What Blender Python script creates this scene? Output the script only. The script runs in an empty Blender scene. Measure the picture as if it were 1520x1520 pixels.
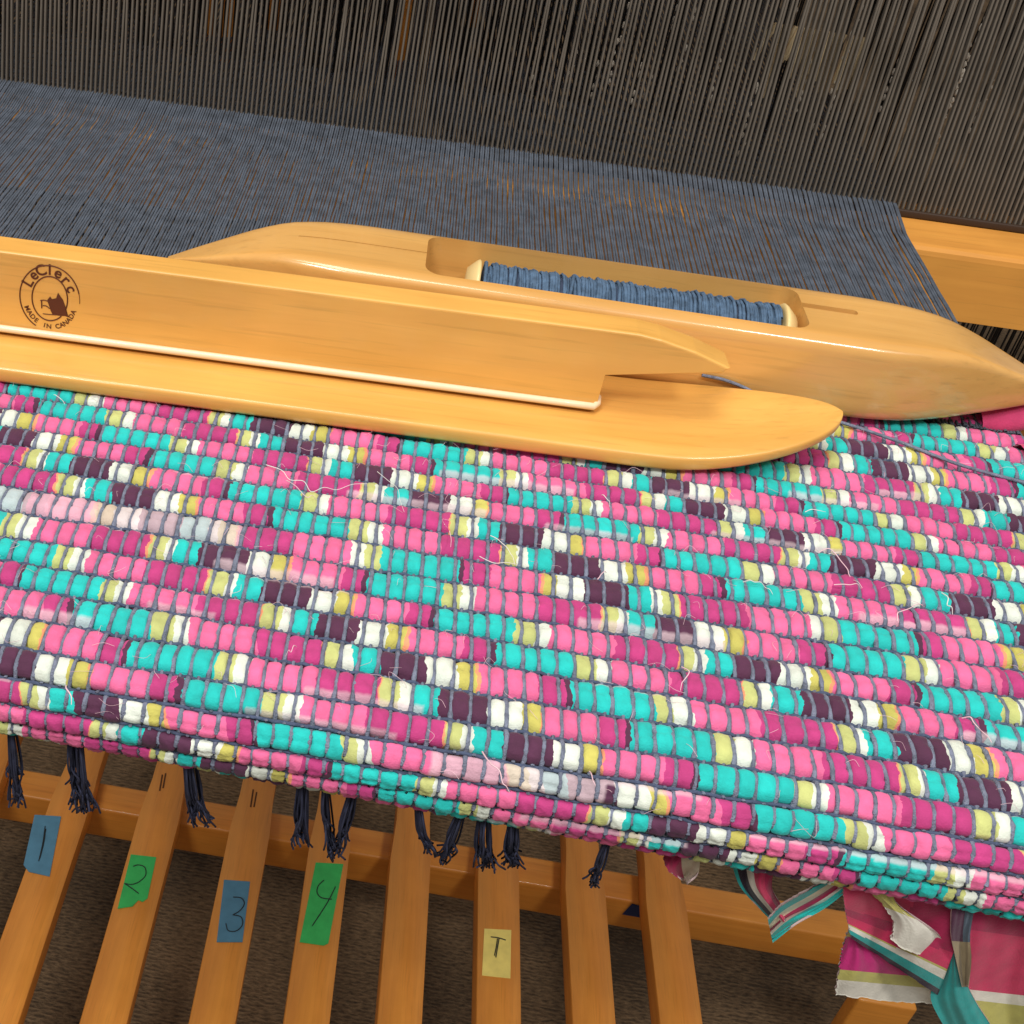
import bpy, bmesh, math, random
import numpy as np
from mathutils import Vector, Matrix

random.seed(7)
rng = np.random.default_rng(11)
scene = bpy.context.scene
COL = scene.collection

# ------------------------------------------------------------------ camera
CAM = np.array([0.0, 0.0, 0.21])            # eye 21 cm above the web of the rug
AX_Y = np.array([340.0, -1400.0, 1900.0]); AX_Y /= np.linalg.norm(AX_Y)
AX_X = np.array([1.0, 0.159, -0.065]); AX_X -= AX_Y * (AX_X @ AX_Y); AX_X /= np.linalg.norm(AX_X)
AX_Z = np.cross(AX_X, AX_Y)
ROT = np.array([AX_X, AX_Y, AX_Z])          # camera (right, down, forward) -> world
FOC, PCX, PCY, SIDE = 1900.0, 400.0, 760.0, 1520.0

cam_data = bpy.data.cameras.new('camera')
cam = bpy.data.objects.new('camera', cam_data)
COL.objects.link(cam)
right, down, fwd = ROT[:, 0], ROT[:, 1], ROT[:, 2]
m = Matrix(((right[0], -down[0], -fwd[0], CAM[0]),
            (right[1], -down[1], -fwd[1], CAM[1]),
            (right[2], -down[2], -fwd[2], CAM[2]),
            (0, 0, 0, 1)))
cam.matrix_world = m
cam_data.sensor_width = 36.0
cam_data.lens = FOC / SIDE * 36.0
cam_data.shift_x = (SIDE / 2 - PCX) / SIDE
cam_data.clip_start = 0.01
cam_data.clip_end = 60.0
scene.camera = cam

# ------------------------------------------------------------------ world and lamps
world = bpy.data.worlds.new('World')
scene.world = world
world.use_nodes = True
bg = world.node_tree.nodes['Background']
bg.inputs['Color'].default_value = (1.0, 0.93, 0.84, 1)
bg.inputs['Strength'].default_value = 0.30


def area_lamp(name, loc, target, size, size_y, power, color):
    d = bpy.data.lights.new(name, 'AREA')
    d.shape = 'RECTANGLE'
    d.size, d.size_y = size, size_y
    d.energy = power
    d.color = color
    o = bpy.data.objects.new(name, d)
    COL.objects.link(o)
    o.location = loc
    o.rotation_euler = (Vector(target) - Vector(loc)).to_track_quat('-Z', 'Y').to_euler()
    return o


area_lamp('ceiling_lamp', (-0.25, 0.15, 1.80), (0.05, 0.42, -0.1), 0.8, 0.7, 18.5, (1.0, 0.95, 0.88))
area_lamp('window_lamp', (-0.60, -0.75, 1.55), (0.05, 0.45, -0.2), 0.5, 0.4, 18.0, (1.0, 0.97, 0.93))
area_lamp('highlight_lamp', (0.70, -0.60, 1.45), (0.10, 0.45, -0.2), 0.30, 0.22, 12.0, (1.0, 0.96, 0.90))  # added lamp, gives the boat shuttle its shoulder highlights

scene.view_settings.view_transform = 'Standard'
scene.view_settings.look = 'None'
scene.view_settings.exposure = 0.0
scene.view_settings.gamma = 1.0
scene.view_settings.use_curve_mapping = False


# ------------------------------------------------------------------ helpers
def at(px, py, z=0.0):
    """point of the photograph's pixel on the horizontal plane z"""
    d = ROT @ np.array([(px - PCX) / FOC, (py - PCY) / FOC, 1.0])
    return CAM + d * ((z - CAM[2]) / d[2])


def at_y(px, py, y):
    d = ROT @ np.array([(px - PCX) / FOC, (py - PCY) / FOC, 1.0])
    return CAM + d * ((y - CAM[1]) / d[1])


def mesh_obj(name, verts, faces, mat, parent=None, smooth=True):
    me = bpy.data.meshes.new(name)
    me.from_pydata([tuple(map(float, v)) for v in verts], [], [tuple(map(int, f)) for f in faces])
    me.materials.append(mat)
    if smooth:
        me.shade_smooth()
    me.update()
    o = bpy.data.objects.new(name, me)
    COL.objects.link(o)
    if parent:
        o.parent = parent
    return o


def big_mesh(name, verts, quads, mat, parent=None, colors=None):
    """fast path: numpy verts (n,3), quads (m,4), optional per-face colours (m,3)"""
    me = bpy.data.meshes.new(name)
    n, k = len(verts), len(quads)
    me.vertices.add(n)
    me.vertices.foreach_set('co', np.asarray(verts, np.float32).ravel())
    me.loops.add(k * 4)
    me.loops.foreach_set('vertex_index', np.asarray(quads, np.int32).ravel())
    me.polygons.add(k)
    me.polygons.foreach_set('loop_start', np.arange(0, k * 4, 4, dtype=np.int32))
    me.update(calc_edges=True)
    me.validate()
    me.shade_smooth()
    if colors is not None:
        a = me.color_attributes.new('dye', 'FLOAT_COLOR', 'CORNER')
        c = np.ones((k, 4, 4), np.float32)
        c[:, :, :3] = np.asarray(colors, np.float32)[:, None, :]
        a.data.foreach_set('color', c.ravel())
    me.materials.append(mat)
    o = bpy.data.objects.new(name, me)
    COL.objects.link(o)
    if parent:
        o.parent = parent
    return o


def bm_obj(name, bm, mat, parent=None, smooth=False):
    me = bpy.data.meshes.new(name)
    bm.normal_update()
    bm.to_mesh(me)
    bm.free()
    me.materials.append(mat)
    if smooth:
        me.shade_smooth()
    o = bpy.data.objects.new(name, me)
    COL.objects.link(o)
    if parent:
        o.parent = parent
    return o


def empty(name, loc=(0, 0, 0), rz=0.0):
    o = bpy.data.objects.new(name, None)
    o.empty_display_size = 0.02
    COL.objects.link(o)
    o.location = loc
    o.rotation_euler = (0, 0, rz)
    return o


def tag(o, label=None, cat=None, group=None, kind=None):
    if label:
        o['label'] = label
    if cat:
        o['category'] = cat
    if group:
        o['group'] = group
    if kind:
        o['kind'] = kind
    return o


def tube_np(pts, rad, sides=6, up=(0, 0, 1)):
    """pts (n,3) -> verts, quads of an open tube; rad scalar or (n,)"""
    pts = np.asarray(pts, float)
    n = len(pts)
    t = np.gradient(pts, axis=0)
    t /= np.linalg.norm(t, axis=1)[:, None] + 1e-12
    up = np.asarray(up, float)
    a = np.cross(t, up)
    bad = np.linalg.norm(a, axis=1) < 1e-4
    a[bad] = np.cross(t[bad], np.array([0.31, 0.9, 0.1]))
    a /= np.linalg.norm(a, axis=1)[:, None]
    b = np.cross(a, t)
    ang = np.arange(sides) * 2 * math.pi / sides
    r = np.broadcast_to(np.asarray(rad, float), (n,))
    v = pts[:, None, :] + r[:, None, None] * (np.cos(ang)[None, :, None] * a[:, None, :] + np.sin(ang)[None, :, None] * b[:, None, :])
    i = np.arange(n - 1)[:, None] * sides
    j = np.arange(sides)[None, :]
    j2 = (j + 1) % sides
    q = np.stack([i + j, i + j2, i + sides + j2, i + sides + j], -1).reshape(-1, 4)
    return v.reshape(-1, 3), q


class Acc:
    def __init__(self):
        self.v, self.q, self.n = [], [], 0

    def add(self, v, q):
        self.v.append(v)
        self.q.append(np.asarray(q) + self.n)
        self.n += len(v)

    def build(self, name, mat, parent=None):
        return big_mesh(name, np.concatenate(self.v), np.concatenate(self.q), mat, parent)


def smooth_path(pts, per=6):
    """Catmull-Rom through the points"""
    p = np.asarray(pts, float)
    p = np.vstack([2 * p[0] - p[1], p, 2 * p[-1] - p[-2]])
    out = []
    for i in range(1, len(p) - 2):
        for k in range(per):
            t = k / per
            out.append(0.5 * ((2 * p[i]) + (-p[i - 1] + p[i + 1]) * t + (2 * p[i - 1] - 5 * p[i] + 4 * p[i + 1] - p[i + 2]) * t * t
                              + (-p[i - 1] + 3 * p[i] - 3 * p[i + 1] + p[i + 2]) * t ** 3))
    out.append(p[-2])
    return np.array(out)


def bevel_box(name, x0, x1, y0, y1, z0, z1, mat, parent=None, bev=0.002, seg=2):
    bm = bmesh.new()
    bmesh.ops.create_cube(bm, size=1.0)
    for v in bm.verts:
        v.co = Vector(((x0 + x1) / 2 + v.co.x * (x1 - x0), (y0 + y1) / 2 + v.co.y * (y1 - y0), (z0 + z1) / 2 + v.co.z * (z1 - z0)))
    if bev:
        bmesh.ops.bevel(bm, geom=bm.edges[:], offset=bev, segments=seg, profile=0.6, affect='EDGES')
    o = bm_obj(name, bm, mat, parent)
    for p in o.data.polygons:
        p.use_smooth = True
    return o


def prism(bm, pts, off):
    """closed prism of polygon pts (list of Vector) extruded by vector off"""
    a = [bm.verts.new(p) for p in pts]
    b = [bm.verts.new(Vector(p) + Vector(off)) for p in pts]
    bm.faces.new(a)
    bm.faces.new(list(reversed(b)))
    n = len(a)
    for i in range(n):
        bm.faces.new((a[i], b[i], b[(i + 1) % n], a[(i + 1) % n]))


# ------------------------------------------------------------------ materials
def new_mat(name):
    mt = bpy.data.materials.new(name)
    mt.use_nodes = True
    nt = mt.node_tree
    return mt, nt, nt.nodes['Principled BSDF']


def plain(name, col, rough=0.6, metal=0.0, coat=0.0, bump=0.0, bscale=800.0, vary=0.0, vscale=60.0):
    mt, nt, b = new_mat(name)
    b.inputs['Base Color'].default_value = (*col, 1)
    b.inputs['Roughness'].default_value = rough
    b.inputs['Metallic'].default_value = metal
    b.inputs['Coat Weight'].default_value = coat
    if bump or vary:
        tc = nt.nodes.new('ShaderNodeTexCoord')
        if bump:
            nz = nt.nodes.new('ShaderNodeTexNoise')
            nz.inputs['Scale'].default_value = bscale
            nz.inputs['Detail'].default_value = 3
            nt.links.new(tc.outputs['Object'], nz.inputs['Vector'])
            bp = nt.nodes.new('ShaderNodeBump')
            bp.inputs['Strength'].default_value = bump
            bp.inputs['Distance'].default_value = 0.0006
            nt.links.new(nz.outputs['Fac'], bp.inputs['Height'])
            nt.links.new(bp.outputs['Normal'], b.inputs['Normal'])
        if vary:
            n2 = nt.nodes.new('ShaderNodeTexNoise')
            n2.inputs['Scale'].default_value = vscale
            n2.inputs['Detail'].default_value = 4
            nt.links.new(tc.outputs['Object'], n2.inputs['Vector'])
            mr = nt.nodes.new('ShaderNodeMapRange')
            mr.inputs['From Min'].default_value = 0.3
            mr.inputs['From Max'].default_value = 0.7
            mr.inputs['To Min'].default_value = 1 - vary
            mr.inputs['To Max'].default_value = 1 + vary
            nt.links.new(n2.outputs['Fac'], mr.inputs['Value'])
            mx = nt.nodes.new('ShaderNodeVectorMath')
            mx.operation = 'SCALE'
            mx.inputs[0].default_value = col
            nt.links.new(mr.outputs['Result'], mx.inputs['Scale'])
            nt.links.new(mx.outputs['Vector'], b.inputs['Base Color'])
    return mt


def wood(name, light, dark, along='X', rough=0.34, coat=0.25, scale=1.0, streak=0.5):
    mt, nt, b = new_mat(name)
    tc = nt.nodes.new('ShaderNodeTexCoord')
    mp = nt.nodes.new('ShaderNodeMapping')
    s = {'X': (9, 130, 130), 'Y': (130, 9, 130), 'Z': (130, 130, 9)}[along]
    mp.inputs['Scale'].default_value = tuple(q * scale for q in s)
    nt.links.new(tc.outputs['Object'], mp.inputs['Vector'])
    n1 = nt.nodes.new('ShaderNodeTexNoise')
    n1.inputs['Scale'].default_value = 1.0
    n1.inputs['Detail'].default_value = 5
    n1.inputs['Roughness'].default_value = 0.6
    n1.inputs['Distortion'].default_value = 0.6
    nt.links.new(mp.outputs['Vector'], n1.inputs['Vector'])
    mp2 = nt.nodes.new('ShaderNodeMapping')
    mp2.inputs['Scale'].default_value = tuple(q * scale * 0.22 for q in s)
    nt.links.new(tc.outputs['Object'], mp2.inputs['Vector'])
    n2 = nt.nodes.new('ShaderNodeTexNoise')
    n2.inputs['Scale'].default_value = 1.0
    n2.inputs['Detail'].default_value = 3
    nt.links.new(mp2.outputs['Vector'], n2.inputs['Vector'])
    ad = nt.nodes.new('ShaderNodeMix')
    ad.data_type = 'FLOAT'
    ad.inputs['Factor'].default_value = 0.5
    nt.links.new(n1.outputs['Fac'], ad.inputs['A'])
    nt.links.new(n2.outputs['Fac'], ad.inputs['B'])
    cr = nt.nodes.new('ShaderNodeValToRGB')
    cr.color_ramp.elements[0].position = 0.5 - 0.28 / max(streak, .05) * .5
    cr.color_ramp.elements[0].color = (*dark, 1)
    cr.color_ramp.elements[1].position = 0.5 + 0.12
    cr.color_ramp.elements[1].color = (*light, 1)
    nt.links.new(ad.outputs['Result'], cr.inputs['Fac'])
    mp3 = nt.nodes.new('ShaderNodeMapping')
    mp3.inputs['Scale'].default_value = tuple(q * scale * 3.4 * (1.0 if q < 20 else 1.6) for q in s)
    nt.links.new(tc.outputs['Object'], mp3.inputs['Vector'])
    n3 = nt.nodes.new('ShaderNodeTexNoise')
    n3.inputs['Scale'].default_value = 1.0
    n3.inputs['Detail'].default_value = 2
    nt.links.new(mp3.outputs['Vector'], n3.inputs['Vector'])
    pr = nt.nodes.new('ShaderNodeMapRange')
    pr.inputs['From Min'].default_value = 0.56; pr.inputs['From Max'].default_value = 0.72
    pr.inputs['To Min'].default_value = 1.0; pr.inputs['To Max'].default_value = 0.88
    nt.links.new(n3.outputs['Fac'], pr.inputs['Value'])
    n4 = nt.nodes.new('ShaderNodeTexNoise')
    n4.inputs['Scale'].default_value = 22.0
    n4.inputs['Detail'].default_value = 5
    nt.links.new(tc.outputs['Object'], n4.inputs['Vector'])
    wr = nt.nodes.new('ShaderNodeMapRange')
    wr.inputs['From Min'].default_value = 0.3; wr.inputs['From Max'].default_value = 0.7
    wr.inputs['To Min'].default_value = 0.90; wr.inputs['To Max'].default_value = 1.06
    nt.links.new(n4.outputs['Fac'], wr.inputs['Value'])
    pm = nt.nodes.new('ShaderNodeMath'); pm.operation = 'MULTIPLY'
    nt.links.new(pr.outputs['Result'], pm.inputs[0]); nt.links.new(wr.outputs['Result'], pm.inputs[1])
    vs_ = nt.nodes.new('ShaderNodeVectorMath'); vs_.operation = 'SCALE'
    nt.links.new(cr.outputs['Color'], vs_.inputs[0]); nt.links.new(pm.outputs[0], vs_.inputs['Scale'])
    nt.links.new(vs_.outputs['Vector'], b.inputs['Base Color'])
    rr_ = nt.nodes.new('ShaderNodeMapRange')
    rr_.inputs['To Min'].default_value = rough * 0.75; rr_.inputs['To Max'].default_value = rough * 1.35
    nt.links.new(n4.outputs['Fac'], rr_.inputs['Value'])
    nt.links.new(rr_.outputs['Result'], b.inputs['Roughness'])
    b.inputs['Coat Weight'].default_value = coat
    b.inputs['Coat Roughness'].default_value = 0.09
    bp = nt.nodes.new('ShaderNodeBump')
    bp.inputs['Strength'].default_value = 0.12
    bp.inputs['Distance'].default_value = 0.0004
    nt.links.new(n1.outputs['Fac'], bp.inputs['Height'])
    nt.links.new(bp.outputs['Normal'], b.inputs['Normal'])
    return mt


def dyed(name, rough=0.85, bump=0.35, bscale=1600):
    """cloth coloured by the strip's own dyed stripes"""
    mt, nt, b = new_mat(name)
    at_ = nt.nodes.new('ShaderNodeVertexColor')
    at_.layer_name = 'dye'
    tc = nt.nodes.new('ShaderNodeTexCoord')
    nz = nt.nodes.new('ShaderNodeTexNoise')
    nz.inputs['Scale'].default_value = bscale
    nz.inputs['Detail'].default_value = 4
    nt.links.new(tc.outputs['Object'], nz.inputs['Vector'])
    n2 = nt.nodes.new('ShaderNodeTexNoise')
    n2.inputs['Scale'].default_value = 260
    n2.inputs['Detail'].default_value = 3
    nt.links.new(tc.outputs['Object'], n2.inputs['Vector'])
    mr = nt.nodes.new('ShaderNodeMapRange')
    mr.inputs['From Min'].default_value = 0.3
    mr.inputs['From Max'].default_value = 0.7
    mr.inputs['To Min'].default_value = 0.86
    mr.inputs['To Max'].default_value = 1.06
    nt.links.new(n2.outputs['Fac'], mr.inputs['Value'])
    mx = nt.nodes.new('ShaderNodeVectorMath')
    mx.operation = 'SCALE'
    nt.links.new(at_.outputs['Color'], mx.inputs[0])
    nt.links.new(mr.outputs['Result'], mx.inputs['Scale'])
    nt.links.new(mx.outputs['Vector'], b.inputs['Base Color'])
    b.inputs['Roughness'].default_value = rough
    b.inputs['Sheen Weight'].default_value = 0.15
    bp = nt.nodes.new('ShaderNodeBump')
    bp.inputs['Strength'].default_value = bump
    bp.inputs['Distance'].default_value = 0.0004
    nt.links.new(nz.outputs['Fac'], bp.inputs['Height'])
    nt.links.new(bp.outputs['Normal'], b.inputs['Normal'])
    return mt


M_SKI = wood('honey_maple', (0.84, 0.46, 0.110), (0.68, 0.335, 0.065), 'X', streak=0.62, coat=0.35)
M_BOAT = wood('pale_maple', (0.77, 0.435, 0.130), (0.63, 0.325, 0.085), 'X', streak=0.7, rough=0.28, coat=0.8)
M_RACE = wood('orange_maple', (0.74, 0.34, 0.06), (0.60, 0.25, 0.04), 'X', streak=0.7, rough=0.6, coat=0.0)
M_TREADLE = wood('treadle_birch', (0.80, 0.315, 0.048), (0.62, 0.21, 0.026), 'Y', streak=0.7, rough=0.42, coat=0.15)
M_BEAM = wood('crossbar_birch', (0.80, 0.335, 0.052), (0.62, 0.22, 0.028), 'X', streak=0.7, rough=0.42, coat=0.15)
M_STRIP = plain('cream_trim', (0.86, 0.70, 0.47), 0.35, coat=0.3)
M_BURN = plain('burnt_brand', (0.10, 0.022, 0.006), 0.7)
M_YARN = plain('blue_cotton', (0.062, 0.084, 0.150), 0.9, bump=0.8, bscale=1500, vary=0.25, vscale=400)
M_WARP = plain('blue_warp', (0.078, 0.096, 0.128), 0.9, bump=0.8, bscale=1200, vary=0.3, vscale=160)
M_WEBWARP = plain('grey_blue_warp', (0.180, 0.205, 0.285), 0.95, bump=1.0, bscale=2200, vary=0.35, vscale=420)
M_NAVY = plain('navy_fringe', (0.022, 0.026, 0.058), 0.85, vary=0.4, vscale=300)
M_BOBBIN = plain('cream_bobbin', (0.82, 0.62, 0.28), 0.45, coat=0.2)
M_WIRE = plain('dull_steel', (0.20, 0.172, 0.142), 0.38, metal=0.4, vary=0.25, vscale=25)
M_BAULK = plain('dark_baulk', (0.035, 0.018, 0.010), 0.6)
M_HEDDLE = plain('heddle_steel', (0.012, 0.010, 0.009), 0.5, metal=0.2, vary=0.4, vscale=12)
M_GLINT = plain('painted_glint', (0.95, 0.86, 0.74), 0.3, metal=0.0, coat=0.5)  # near-white, so the glint is in the colour
M_BRIGHT_PATCH = plain('bright_patch_cream', (0.95, 0.76, 0.48), 0.8)  # cream colour for the bright patch behind the reed
M_CLOTH = dyed('rag_cloth', bump=0.5, bscale=2200)
M_FRAY = plain('pink_fray', (0.80, 0.55, 0.62), 0.9)
M_FRAYW = plain('white_fray', (0.80, 0.80, 0.78), 0.9)
M_TB = plain('blue_tape', (0.085, 0.235, 0.36), 0.7, bump=0.5, bscale=260, vary=0.12, vscale=90)
M_TG = plain('green_tape', (0.04, 0.48, 0.11), 0.7, bump=0.5, bscale=260, vary=0.12, vscale=90)
M_TY = plain('yellow_tape', (0.92, 0.74, 0.20), 0.7, bump=0.5, bscale=260, vary=0.12, vscale=90)
M_INK = plain('pen_ink', (0.012, 0.018, 0.022), 0.6)
M_BLUEPAD = plain('deep_blue_tape', (0.01, 0.03, 0.13), 0.6)
M_SLIT = plain('dark_slit', (0.09, 0.03, 0.008), 0.9)

# carpet: brown looped rows
M_CARPET, nt, b = new_mat('brown_carpet')
tc = nt.nodes.new('ShaderNodeTexCoord')
mp = nt.nodes.new('ShaderNodeMapping')
mp.inputs['Scale'].default_value = (150, 420, 60)
nt.links.new(tc.outputs['Object'], mp.inputs['Vector'])
nz = nt.nodes.new('ShaderNodeTexNoise')
nz.inputs['Scale'].default_value = 1.0
nz.inputs['Detail'].default_value = 4
nt.links.new(mp.outputs['Vector'], nz.inputs['Vector'])
n2 = nt.nodes.new('ShaderNodeTexNoise')
n2.inputs['Scale'].default_value = 9.0
n2.inputs['Detail'].default_value = 3
nt.links.new(tc.outputs['Object'], n2.inputs['Vector'])
wv = nt.nodes.new('ShaderNodeTexWave')
wv.wave_type = 'BANDS'
wv.bands_direction = 'Y'
wv.inputs['Scale'].default_value = 85.0
wv.inputs['Distortion'].default_value = 5.0
wv.inputs['Detail'].default_value = 3.0
wv.inputs['Detail Scale'].default_value = 2.2
nt.links.new(tc.outputs['Object'], wv.inputs['Vector'])
mxw = nt.nodes.new('ShaderNodeMix')
mxw.data_type = 'FLOAT'
mxw.inputs['Factor'].default_value = 0.14
nt.links.new(nz.outputs['Fac'], mxw.inputs['A'])
nt.links.new(wv.outputs['Fac'], mxw.inputs['B'])
ml = nt.nodes.new('ShaderNodeMath')
ml.operation = 'MULTIPLY'
nt.links.new(mxw.outputs['Result'], ml.inputs[0])
nt.links.new(n2.outputs['Fac'], ml.inputs[1])
cr = nt.nodes.new('ShaderNodeValToRGB')
cr.color_ramp.elements[0].position = 0.12
cr.color_ramp.elements[0].color = (0.050, 0.030, 0.015, 1)
cr.color_ramp.elements[1].position = 0.42
cr.color_ramp.elements[1].color = (0.33, 0.215, 0.115, 1)
nt.links.new(ml.outputs[0], cr.inputs['Fac'])
nt.links.new(cr.outputs['Color'], b.inputs['Base Color'])
b.inputs['Roughness'].default_value = 0.95
bp = nt.nodes.new('ShaderNodeBump')
bp.inputs['Strength'].default_value = 1.0
bp.inputs['Distance'].default_value = 0.004
nt.links.new(mxw.outputs['Result'], bp.inputs['Height'])
nt.links.new(bp.outputs['Normal'], b.inputs['Normal'])

# ------------------------------------------------------------------ floor
FLOOR = -0.75
cp = mesh_obj('carpet', [(-3, -1.5, FLOOR), (3, -1.5, FLOOR), (3, 6, FLOOR), (-3, 6, FLOOR)], [(0, 1, 2, 3)], M_CARPET, smooth=False)
tag(cp, kind='structure', label='dark brown ribbed carpet under the loom treadles')

# ------------------------------------------------------------------ treadles and the bar beneath them
TZ = -0.58
bar = empty('crossbar', (0, 0.65, FLOOR))
yb0, yb1 = at(500, 1262, TZ - 0.021)[1], at(500, 1222, TZ - 0.021)[1]
bo = bevel_box('bar', -0.7, 0.75, yb0 - 0.65, yb1 - 0.65, TZ - 0.055 - FLOOR, TZ - 0.021 - FLOOR, M_BEAM, bar, 0.002)
for sx in (-0.66, 0.71):
    bevel_box('foot', sx - 0.02, sx + 0.02, yb0 - 0.65 + 0.003, yb1 - 0.65 - 0.003, 0.0, TZ - 0.0555 - FLOOR, M_BEAM, bar, 0.002)
q = at_y(942, 1351, yb0)
mesh_obj('tape_patch', [(q[0] - .008, yb0 - .65 - .0006, q[2] - FLOOR - .007), (q[0] + .007, yb0 - .65 - .0006, q[2] - FLOOR - .007),
                        (q[0] + .008, yb0 - .65 - .0006, q[2] - FLOOR + .006), (q[0] - .004, yb0 - .65 - .0006, q[2] - FLOOR + .008)],
         [(0, 1, 2, 3)], M_BLUEPAD, bar, False)
tag(bar, 'wooden crossbar running across beneath the treadles', 'crossbar')

TREADLES = [
    (-0.252, 0.030, 'honey brown treadle cut off at the left edge of the picture'),
    (-0.179, 0.031, 'wooden treadle with a blue tape marked with one stroke'),
    (-0.109, 0.031, 'wooden treadle with a torn green tape marked 2'),
    (-0.038, 0.031, 'wooden treadle with a blue tape marked 3'),
    (0.0245, 0.031, 'wooden treadle with a long green tape marked 4'),
    (0.0870, 0.0305, 'bare wooden treadle between the ones taped 4 and T'),
    (0.1545, 0.031, 'wooden treadle with a yellow tape marked T'),
    (0.2205, 0.030, 'bare wooden treadle just right of the one taped T'),
    (0.2815, 0.030, 'bare wooden treadle farthest right beside the hanging rags'),
]
treads = []
for (xc, w, lab) in TREADLES:
    t = empty('treadle', (xc, 0.55, TZ))
    tag(t, lab, 'treadle', 'treadles of the loom')
    bm = bmesh.new()
    h = w / 2
    hb = h * 0.86
    yk = 0.645 - 0.55
    pts = [Vector((-h, -0.20, 0)), Vector((h, -0.20, 0)), Vector((h, yk - .005, 0)), Vector((hb, yk + .03, 0)), Vector((hb, 0.26, 0)),
           Vector((-hb, 0.26, 0)), Vector((-hb, yk + .03, 0)), Vector((-h, yk - .005, 0))]
    prism(bm, pts, (0, 0, -0.0195))
    bmesh.ops.bevel(bm, geom=[e for e in bm.edges], offset=0.0016, segments=2, profile=0.6, affect='EDGES')
    o = bm_obj('board', bm, M_TREADLE, t, True)
    # resting points: a wooden hinge block at the near end, out of the way
    bevel_box('hinge_block', -h * .8, h * .8, -0.20, -0.16, FLOOR - TZ, -0.020, M_TREADLE, t, 0.0015)
    treads.append(t)
for k in (2, 3):
    t = treads[k]
    for (px, py, l) in ((241, 1150, 24), (246, 1148, 22)) if k == 2 else ((376, 1172, 26), (381, 1176, 22)):
        a_, b_ = at(px, py, TZ), at(px - 4, py + l, TZ)
        bm = bmesh.new()
        d = Vector((.0006, 0, 0))
        o0 = Vector((a_[0] - t.location.x, a_[1] - .55, .0003)); o1 = Vector((b_[0] - t.location.x, b_[1] - .55, .0003))
        prism(bm, [o0 - d, o0 + d, o1 + d, o1 - d], (0, 0, -.0005))
        bm_obj('saw_slot', bm, M_SLIT, t)


def tape(t, quad, mat, strokes, name='tape_label'):
    """flat tape laid on the treadle with pen strokes on it"""
    z = TZ + 0.0007
    loc = np.array([t.location.x, 0.55, TZ])
    pts = [Vector(at(x, y, z) - loc) for (x, y) in quad]
    bm = bmesh.new()
    prism(bm, pts, (0, 0, -0.0005))
    o = bm_obj(name, bm, mat, t)
    acc = Acc()
    for s in strokes:
        p = smooth_path([at(x, y, z + .0002) - loc for (x, y) in s], 5)
        acc.add(*tube_np(p, 0.00042, 5))
    acc.build('pen_mark', M_INK, o)
    return o


def zz(pts, ox, oy, k=2.923):
    return [(ox + x / k, oy + y / k) for (x, y) in pts]


tape(treads[1], zz([(150, 378), (265, 385), (215, 645), (125, 625), (102, 595)], 0, 1080), M_TB,
     [zz([(196, 428), (186, 500), (168, 580)], 0, 1080), zz([(199, 440), (189, 505), (172, 570)], 0, 1080)])
tape(treads[2], zz([(568, 550), (678, 562), (640, 740), (620, 755), (600, 748), (575, 775), (510, 785)], 0, 1080), M_TG,
     [zz([(578, 602), (600, 596), (628, 606), (632, 640), (605, 668), (572, 680), (540, 676)], 0, 1080), zz([(540, 676), (570, 696), (602, 720)], 0, 1080)])
tape(treads[3], zz([(972, 660), (1085, 668), (1052, 930), (940, 930)], 0, 1080), M_TB,
     [zz([(1012, 735), (1048, 740), (1060, 765), (1040, 795), (1010, 812)], 0, 1080),
      zz([(1010, 812), (1046, 822), (1052, 855), (1025, 882), (990, 880), (980, 850)], 0, 1080)])
tape(treads[4], zz([(1370, 585), (1490, 592), (1425, 935), (1405, 945), (1300, 930)], 0, 1080), M_TG,
     [zz([(1405, 662), (1382, 685), (1376, 715), (1395, 738), (1440, 745)], 0, 1080), zz([(1456, 690), (1420, 760), (1355, 860)], 0, 1080)])
tape(treads[6], zz([(640, 872), (757, 878), (753, 1088), (630, 1075)], 500, 1080), M_TY,
     [zz([(668, 908), (700, 912), (733, 922)], 500, 1080), zz([(697, 916), (692, 950), (684, 990)], 500, 1080), zz([(704, 916), (698, 950), (690, 998)], 500, 1080)])

# short frame post at the lower right, below the hanging rags
pz = -0.62
c0, c1 = at(1275, 1484, pz), at(1362, 1497, pz)
post = bevel_box('frame_post', c0[0], c1[0], c0[1], c0[1] + .014, FLOOR, pz, M_BEAM, None, 0.002)
tag(post, 'short orange wooden post below the hanging striped rags', 'post')

# ------------------------------------------------------------------ beater with its reed
RY = 0.5326                                  # front edge of the shuttle race
bt = empty('beater', (0, RY, 0))
bm = bmesh.new()
sec = [(0.0, -0.0315), (0.0, -0.0042), (0.0004, -0.0022), (0.0016, -0.0008), (0.0036, -0.0002), (0.0300, 0.0), (0.0480, 0.0), (0.0480, -0.0315)]
prism(bm, [Vector((-0.55, y, z)) for (y, z) in sec], (1.15, 0, 0))
rb = bm_obj('race_board', bm, M_RACE, bt)
bevel_box('shade_rail', -0.55, 0.60, 0.022, 0.095, 0.155, 0.185, M_RACE, bt, .004)  # unseen rail, added to keep light off the warp behind the reed
tag(bt, 'orange wooden beater board below the reed', 'beater')

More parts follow.
